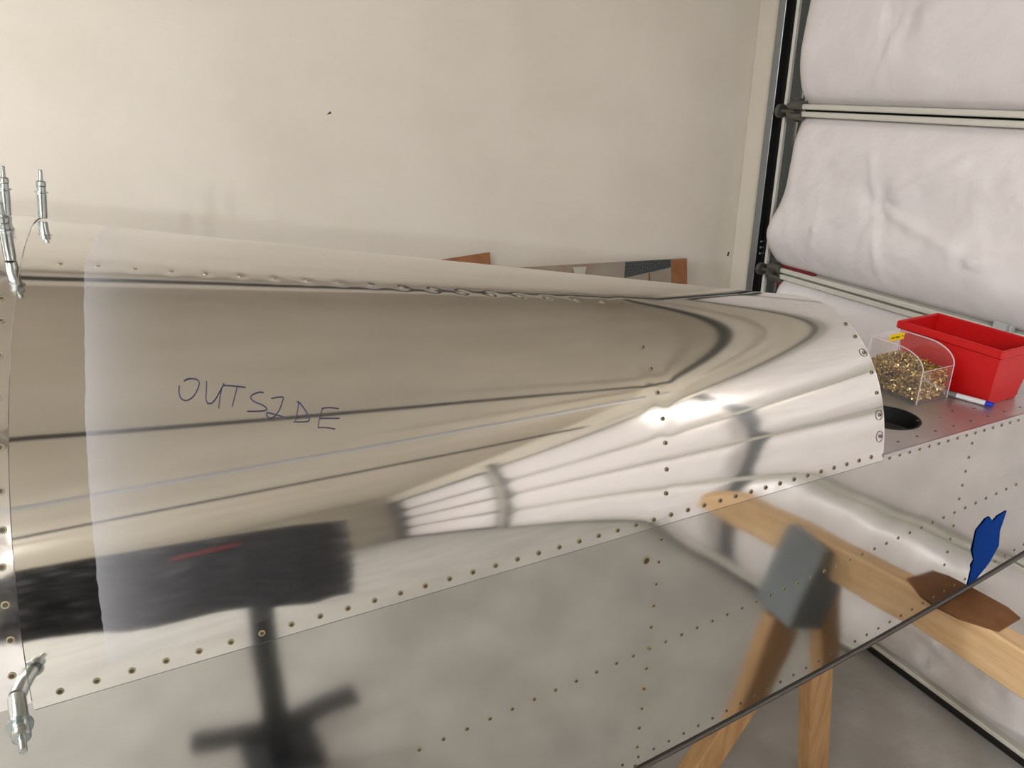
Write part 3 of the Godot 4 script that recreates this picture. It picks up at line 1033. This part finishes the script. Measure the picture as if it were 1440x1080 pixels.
# ---------- bins on the deck ----------
func tray(lo: Vector2, hi: Vector2, lo2: Vector2, hi2: Vector2, y0: float, y1: float, th: float, lip: float) -> MB:
	# open box that widens upward: lo..hi is the foot, lo2..hi2 the mouth (x, z)
	var b := MB.new()
	var foot := [Vector3(lo.x, y0, lo.y), Vector3(hi.x, y0, lo.y), Vector3(hi.x, y0, hi.y), Vector3(lo.x, y0, hi.y)]
	var mouth := [Vector3(lo2.x, y1, lo2.y), Vector3(hi2.x, y1, lo2.y), Vector3(hi2.x, y1, hi2.y), Vector3(lo2.x, y1, hi2.y)]
	var c: Vector3 = (foot[0] + foot[2]) * 0.5
	var cm: Vector3 = (mouth[0] + mouth[2]) * 0.5
	var inn = func(p: Vector3, cc: Vector3, d: float) -> Vector3:
		return Vector3(p.x - signf(p.x - cc.x) * d, p.y, p.z - signf(p.z - cc.z) * d)
	for i in 4:
		var k := (i + 1) % 4
		var outd: Vector3 = ((foot[i] + foot[k]) * 0.5 - c).normalized()
		b.poly([foot[i], foot[k], mouth[k], mouth[i]], outd)
		var fi: Vector3 = inn.call(foot[i], c, th) + Vector3(0, th, 0)
		var fk: Vector3 = inn.call(foot[k], c, th) + Vector3(0, th, 0)
		var mi: Vector3 = inn.call(mouth[i], cm, th)
		var mk: Vector3 = inn.call(mouth[k], cm, th)
		b.poly([fi, fk, mk, mi], -outd)
		if lip <= 0.0:
			b.poly([mouth[i], mouth[k], mk, mi], Vector3.UP)
	b.poly(foot, Vector3.DOWN)
	var fl: Array = []
	for p in foot:
		fl.append(inn.call(p, c, th) + Vector3(0, th, 0))
	b.poly(fl, Vector3.UP)
	return b

func bins() -> void:
	# red storage bin
	var y := YL + 0.001
	var rb := thing("storage_bin", "bright red plastic storage bin standing on the tail deck", "storage bin", Vector3(1.38, y, -0.84))
	var lo := Vector2(1.342, -0.935)
	var hi := Vector2(1.425, -0.752)
	var lo2 := Vector2(1.328, -0.945)
	var hi2 := Vector2(1.44, -0.740)
	part("body", tray(lo, hi, lo2, hi2, y, y + 0.108, 0.003, 1.0), M.red, rb)
	var r := MB.new()
	for q in [[Vector3((lo2.x + hi2.x) / 2, y + 0.102, lo2.y - 0.001), Vector3(hi2.x - lo2.x + 0.012, 0.016, 0.008)], [Vector3((lo2.x + hi2.x) / 2, y + 0.102, hi2.y + 0.001), Vector3(hi2.x - lo2.x + 0.012, 0.016, 0.008)],
		[Vector3(lo2.x - 0.001, y + 0.102, (lo2.y + hi2.y) / 2), Vector3(0.008, 0.016, hi2.y - lo2.y + 0.008)], [Vector3(hi2.x + 0.001, y + 0.102, (lo2.y + hi2.y) / 2), Vector3(0.008, 0.016, hi2.y - lo2.y + 0.008)]]:
		r.box(q[0], q[1], 0.003)
	part("rim", r, M.red, rb)
	# clear bin of rivets
	var cb := thing("clear_bin", "small clear plastic bin heaped with brass coloured rivets", "storage bin", Vector3(1.265, y, -0.87))
	var x0 := 1.224
	var x1 := 1.309
	var z0 := -0.925
	var zf := -0.808
	var th := 0.0022
	var hb := 0.098
	var hf := 0.064
	var side = func(x: float) -> MB:
		var b := MB.new()
		var prof: Array = [Vector2(z0, 0), Vector2(zf, 0), Vector2(zf, hf)]
		for k in 9:
			var a := PI * 0.5 * k / 8.0
			prof.append(Vector2(zf - 0.058 * (1.0 - cos(a)), hf + (hb - hf) * sin(a)))
		prof.append(Vector2(z0, hb))
		var pl: Array = []
		var pr: Array = []
		for q in prof:
			pl.append(Vector3(x, y + q.y, q.x)); pr.append(Vector3(x + th, y + q.y, q.x))
		b.poly(pl, Vector3.LEFT)
		b.poly(pr, Vector3.RIGHT)
		for i in prof.size():
			var k := (i + 1) % prof.size()
			var d: Vector2 = prof[k] - prof[i]
			b.poly([pl[i], pl[k], pr[k], pr[i]], Vector3(0, -d.x, d.y).normalized() * (-1.0 if false else 1.0))
		return b
	part("side_panel", side.call(x0), M.clear, cb)
	part("side_panel", side.call(x1 - th), M.clear, cb)
	var fp := MB.new()
	fp.box(Vector3((x0 + x1) / 2, y + hf / 2, zf - th / 2), Vector3(x1 - x0 - 2 * th, hf, th), 0.0006)
	part("front_panel", fp, M.clear, cb)
	var bp := MB.new()
	bp.box(Vector3((x0 + x1) / 2, y + hb / 2, z0 + th / 2), Vector3(x1 - x0 - 2 * th, hb, th), 0.0006)
	bp.box(Vector3((x0 + x1) / 2, y + hb + 0.002, z0 + 0.012), Vector3(x1 - x0 - 2 * th, th, 0.024), 0.0006)
	part("back_panel", bp, M.clear, cb)
	var flo := MB.new()
	flo.box(Vector3((x0 + x1) / 2, y + th / 2, (z0 + zf) / 2), Vector3(x1 - x0 - 2 * th, th, zf - z0 - 2 * th), 0.0)
	part("base", flo, M.clear, cb)
	var er := MB.new()
	var pts: Array = []
	for k in 9:
		var a := PI * 0.5 * k / 8.0
		pts.append(Vector3(x1, y + hf + (hb - hf) * sin(a), zf - 0.058 * (1.0 - cos(a))))
	pts.append(Vector3(x1, y + hb, z0))
	er.tube(pts, 0.0014, 6)
	for k in pts.size():
		pts[k] = Vector3(x0, pts[k].y, pts[k].z)
	er.tube(pts, 0.0012, 6)
	for q in [[x0, zf, hf], [x1, zf, hf], [x0, z0, hb], [x1, z0, hb]]:
		er.tube([Vector3(q[0], y, q[1]), Vector3(q[0], y + q[2], q[1])], 0.0011, 6)
	er.tube([Vector3(x0, y + hf, zf), Vector3(x1, y + hf, zf)], 0.0009, 6)
	part("edge_bead", er, M.clear_edge, cb)
	var lb := MB.new()
	lb.box(Vector3(1.262, y + hb + 0.0005, z0 + 0.0255), Vector3(0.040, 0.013, 0.001), 0.0)
	var lab := part("label_strip", lb, M.yellow, cb)
	lab.set_meta("label", "yellow label strip with small dark print")
	var pr := MB.new()
	# the print is too small to read: short dark dashes and an end mark
	for q in [[-0.0150, 0.0085, 0.0032], [-0.0035, 0.0120, 0.0034]]:
		pr.box(Vector3(1.262 + q[0] + q[1] * 0.5 - 0.001, y + hb + 0.0003, z0 + 0.0263), Vector3(q[1], q[2], 0.0004))
	pr.box(Vector3.ZERO, Vector3(0.0045, 0.0012, 0.0004), 0.0, Transform3D(Basis(Vector3(0, 0, 1), 0.9), Vector3(1.2755, y + hb + 0.001, z0 + 0.0263)))
	pr.box(Vector3.ZERO, Vector3(0.0045, 0.0012, 0.0004), 0.0, Transform3D(Basis(Vector3(0, 0, 1), -0.9), Vector3(1.2780, y + hb + 0.001, z0 + 0.0263)))
	part("print", pr, mat(Color(0.50, 0.42, 0.02), 0.6), lab)
	# rivets
	var rg := RandomNumberGenerator.new()
	rg.seed = 5
	var h := MB.new()
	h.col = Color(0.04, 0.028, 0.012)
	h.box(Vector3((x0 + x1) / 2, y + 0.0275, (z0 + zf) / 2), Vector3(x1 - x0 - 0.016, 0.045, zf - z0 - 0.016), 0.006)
	var put = func(p: Vector3) -> void:
		var ax := Vector3(rg.randf_range(-1, 1), rg.randf_range(-1, 1), rg.randf_range(-1, 1)).normalized()
		var xx := ax.cross(Vector3(0.31, 0.77, 0.2)).normalized()
		var k := rg.randf_range(0.45, 1.35)
		h.col = Color(0.55 * k, 0.40 * k, 0.17 * k)
		h.lathe([Vector2(0, 0), Vector2(0.0031, 0), Vector2(0.0016, 0.0015), Vector2(0.0016, 0.0064), Vector2(0, 0.0064)], Transform3D(Basis(xx, ax, xx.cross(ax)), p), 6)
	for k in 1500:
		var u := rg.randf()
		var w := rg.randf()
		var px := lerpf(x0 + 0.006, x1 - 0.006, u)
		var pz := lerpf(z0 + 0.006, zf - 0.006, w)
		var topy := y + 0.050 + 0.014 * sin(u * PI) * sin(w * PI) + 0.006 * (1.0 - w)
		put.call(Vector3(px, topy + rg.randf_range(-0.006, 0.001), pz))
	for k in 1500:
		var w := rg.randf()
		var yy := y + rg.randf_range(0.006, 0.052)
		match rg.randi() % 3:
			0: put.call(Vector3(x0 + rg.randf_range(0.0055, 0.010), yy, lerpf(z0 + 0.007, zf - 0.007, w)))
			1: put.call(Vector3(lerpf(x0 + 0.006, x1 - 0.006, w), yy, zf - rg.randf_range(0.0055, 0.010)))
			2: put.call(Vector3(x1 - rg.randf_range(0.0055, 0.010), yy, lerpf(z0 + 0.007, zf - 0.007, w)))
	var ho := part("loose_rivets", h, M.brass)
	meta(ho, "heap of small brass coloured rivets inside the clear bin", "rivets", "", "stuff")
	# marker pen lying along the red bin
	var pen := thing("marker_pen", "white marker pen with a blue end lying beside the red bin", "pen", Vector3(1.333, y, -0.80))
	var d := (Vector3(1.338, 0, -0.738) - Vector3(1.3215, 0, -0.80)).normalized()
	var p0 := Vector3(1.338, y + 0.0052, -0.738)
	var seg = func(called: String, s0: float, s1: float, r0: float, r1: float, m: Material) -> void:
		var b := MB.new()
		var bx := d.cross(Vector3.UP).normalized()
		b.lathe([Vector2(0, 0), Vector2(r0, 0), Vector2(r1, s1 - s0), Vector2(0, s1 - s0)], Transform3D(Basis(bx, d, bx.cross(d)), p0 - d * s1), 14)
		part(called, b, m, pen)
	seg.call("end_cap", 0.0, 0.013, 0.0050, 0.0046, M.penblue)
	seg.call("barrel", 0.013, 0.062, 0.0048, 0.0048, M.penwhite)
	seg.call("cap", 0.062, 0.115, 0.0049, 0.0050, M.pengrey)

# ---------- cardboard against the wall ----------
func leaning(called: String, label: String, x0: float, x1: float, yl: float, yr: float, z: float, m: Material) -> Node3D:
	var o := thing(called, label, "cardboard", Vector3((x0 + x1) / 2, 0, z), "cardboard sheets leaning on the wall")
	var P := [Vector3(x0, 0.004, z + 0.16), Vector3(x1, 0.004, z + 0.16), Vector3(x1, yr, z), Vector3(x0, yl, z)]
	var b := MB.new()
	var nn := Vector3(0, 0.14, 1).normalized()
	var Q: Array = []
	for p in P:
		Q.append(p - nn * 0.006)
	b.poly(P, nn)
	b.poly(Q, -nn)
	for i in 4:
		var k := (i + 1) % 4
		b.poly([P[i], P[k], Q[k], Q[i]], ((P[i] + P[k]) * 0.5 - (P[0] + P[2]) * 0.5).normalized())
	part("sheet", b, m, o)
	return o

func on_sheet(z: float, ytop: float, x: float, y: float, lift: float) -> Vector3:
	return Vector3(x, y, z + 0.16 * (1.0 - y / ytop) + lift)

func wall_cardboard() -> void:
	var z1 := ZW + 0.012
	leaning("cardboard_sheet", "brown cardboard sheet leaning on the wall, left of the taped one", 0.40, 0.940, 1.175, 1.200, z1, M.cardwall)
	var z2 := ZW + 0.020
	var o := leaning("cardboard_sheet", "longer taped cardboard sheet leaning on the wall near the corner", 0.945, 1.680, 1.150, 1.112, z2, M.cardgrey)
	var yt = func(x: float) -> float: return lerpf(1.150, 1.112, (x - 0.945) / 0.735)
	var quad = func(called: String, pts: Array, m: Material) -> void:
		var b := MB.new()
		var f: Array = []
		var bk: Array = []
		for q in pts:
			f.append(on_sheet(z2, yt.call(q.x), q.x, q.y, 0.0012)); bk.append(on_sheet(z2, yt.call(q.x), q.x, q.y, 0.0002))
		var nn := Vector3(0, 0.14, 1).normalized()
		b.poly(f, nn)
		b.poly(bk, -nn)
		for i in 4:
			var k := (i + 1) % 4
			b.poly([f[i], f[k], bk[k], bk[i]], ((f[i] + f[k]) * 0.5 - (f[0] + f[2]) * 0.5).normalized())
		part(called, b, m, o)
	quad.call("printed_tape", [Vector2(1.425, 1.1245), Vector2(1.61, 1.1145), Vector2(1.61, 1.088), Vector2(1.42, 1.073)], M.darktape)
	quad.call("printed_tape", [Vector2(0.95, 1.147), Vector2(1.06, 1.142), Vector2(1.06, 1.115), Vector2(0.95, 1.118)], M.darktape)
	quad.call("bare_end", [Vector2(1.612, 1.1135), Vector2(1.679, 1.110), Vector2(1.679, 0.75), Vector2(1.612, 0.75)], M.cardwall)
	quad.call("dark_slit", [Vector2(1.518, 1.078), Vector2(1.523, 1.078), Vector2(1.523, 0.9), Vector2(1.518, 0.9)], M.card)
	quad.call("torn_patch", [Vector2(1.225, 1.128), Vector2(1.275, 1.125), Vector2(1.26, 1.075), Vector2(1.235, 1.09)], mat(Color(0.75, 0.73, 0.69), 0.8))

# ---------- what the metal mirrors: the garage behind the camera ----------
func behind_camera() -> void:
	# overhead storage platform hung under the ceiling
	var o := thing("ceiling_frame", "dark steel angle frame hung below the ceiling above the fuselage", "frame", Vector3(0, 2.45, -0.9))
	var edge := MB.new()
	var pts: Array = []
	for q in [Vector2(1.74, -1.9), Vector2(1.74, 0.36), Vector2(0.9, 0.05), Vector2(-0.29, -0.30), Vector2(-3.8, -0.62)]:
		pts.append(Vector3(q.x, 2.45, q.y))
	for i in pts.size() - 1:
		var a: Vector3 = pts[i]
		var b2: Vector3 = pts[i + 1]
		var d := (b2 - a)
		var x := d.normalized()
		edge.box(Vector3.ZERO, Vector3(d.length(), 0.035, 0.035), 0.003, Transform3D(Basis(x, Vector3.UP, x.cross(Vector3.UP)), (a + b2) * 0.5))
	part("angle_rail", edge, M.rail, o)
	# opener rail from the middle of the wide door
	var r := thing("opener_rail", "galvanised door opener rail running back from the wide door", "rail", Vector3(0, 2.3, 0.6))
	var rb := MB.new()
	rb.box(Vector3(-0.4, 2.38, 0.62), Vector3(4.4, 0.04, 0.05), 0.004)
	part("rail_bar", rb, mat(Color(0.80, 0.82, 0.86), 0.35, 0.2), r)
	var t3 := thing("door_track", "horizontal steel track hung on the far side of the wide door", "door track", Vector3(0, 2.3, 1.5))
	var tb := MB.new()
	tb.box(Vector3(-0.2, 2.36, 1.42), Vector3(4.0, 0.035, 0.04), 0.003)
	part("track_bar", tb, M.rail, t3)
	# dark covered stand in front of the fuselage, behind the camera's line of sight
	var s := thing("pedestal_stand", "black pedestal stand draped with a dark jacket, mirrored in the fuselage", "stand", Vector3(0.12, 0, 0.44))
	var b := MB.new()
	b.box(Vector3(0.12, 0.42, 0.44), Vector3(0.065, 0.80, 0.07), 0.01)
	b.box(Vector3(0.12, 0.02, 0.44), Vector3(0.2, 0.03, 0.2), 0.008)
	part("column", b, M.stand, s)
	var f := MB.new()
	for q in [Vector3(-0.10, 0.17, 0.42), Vector3(0.34, 0.16, 0.42)]:
		f.tube([Vector3(0.12, 0.12, 0.43), q], 0.028, 8)
	part("cross_bar", f, M.stand, s)
	var P: Array = []
	for i in 41:
		var row: Array = []
		for j in 41:
			var u := i / 40.0 * 2.0 - 1.0
			var v := j / 40.0 * 2.0 - 1.0
			var yb := 0.72 - 0.20 * u + 0.03 * sin(u * 7.0)
			var yt := 1.49 - 0.11 * u - 0.05 * pow(absf(u), 4.0)
			var bul := sqrt(maxf(0.0, 1.0 - pow(absf(v), 6.0))) * sqrt(maxf(0.0, 1.0 - pow(absf(u), 8.0)))
			row.append(Vector3(-0.05 + 0.42 * u, lerpf(yb, yt, v * 0.5 + 0.5), 0.50 - 0.09 * bul - 0.03 * wav.get_noise_2d(u * 3.0, v * 5.0) - 0.02 * pn.get_noise_2d(u * 4.0, v * 11.0)))
		P.append(row)
	var jk := MB.new()
	jk.sheet(P, 0.02, func(_p): return Vector3(0, 0, -1))
	part("jacket", jk, M.cloth, s)
	var rc := MB.new()
	rc.box(Vector3(0.02, 1.33, 0.40), Vector3(0.16, 0.035, 0.02), 0.008)
	part("red_trim", rc, M.redcloth, s)
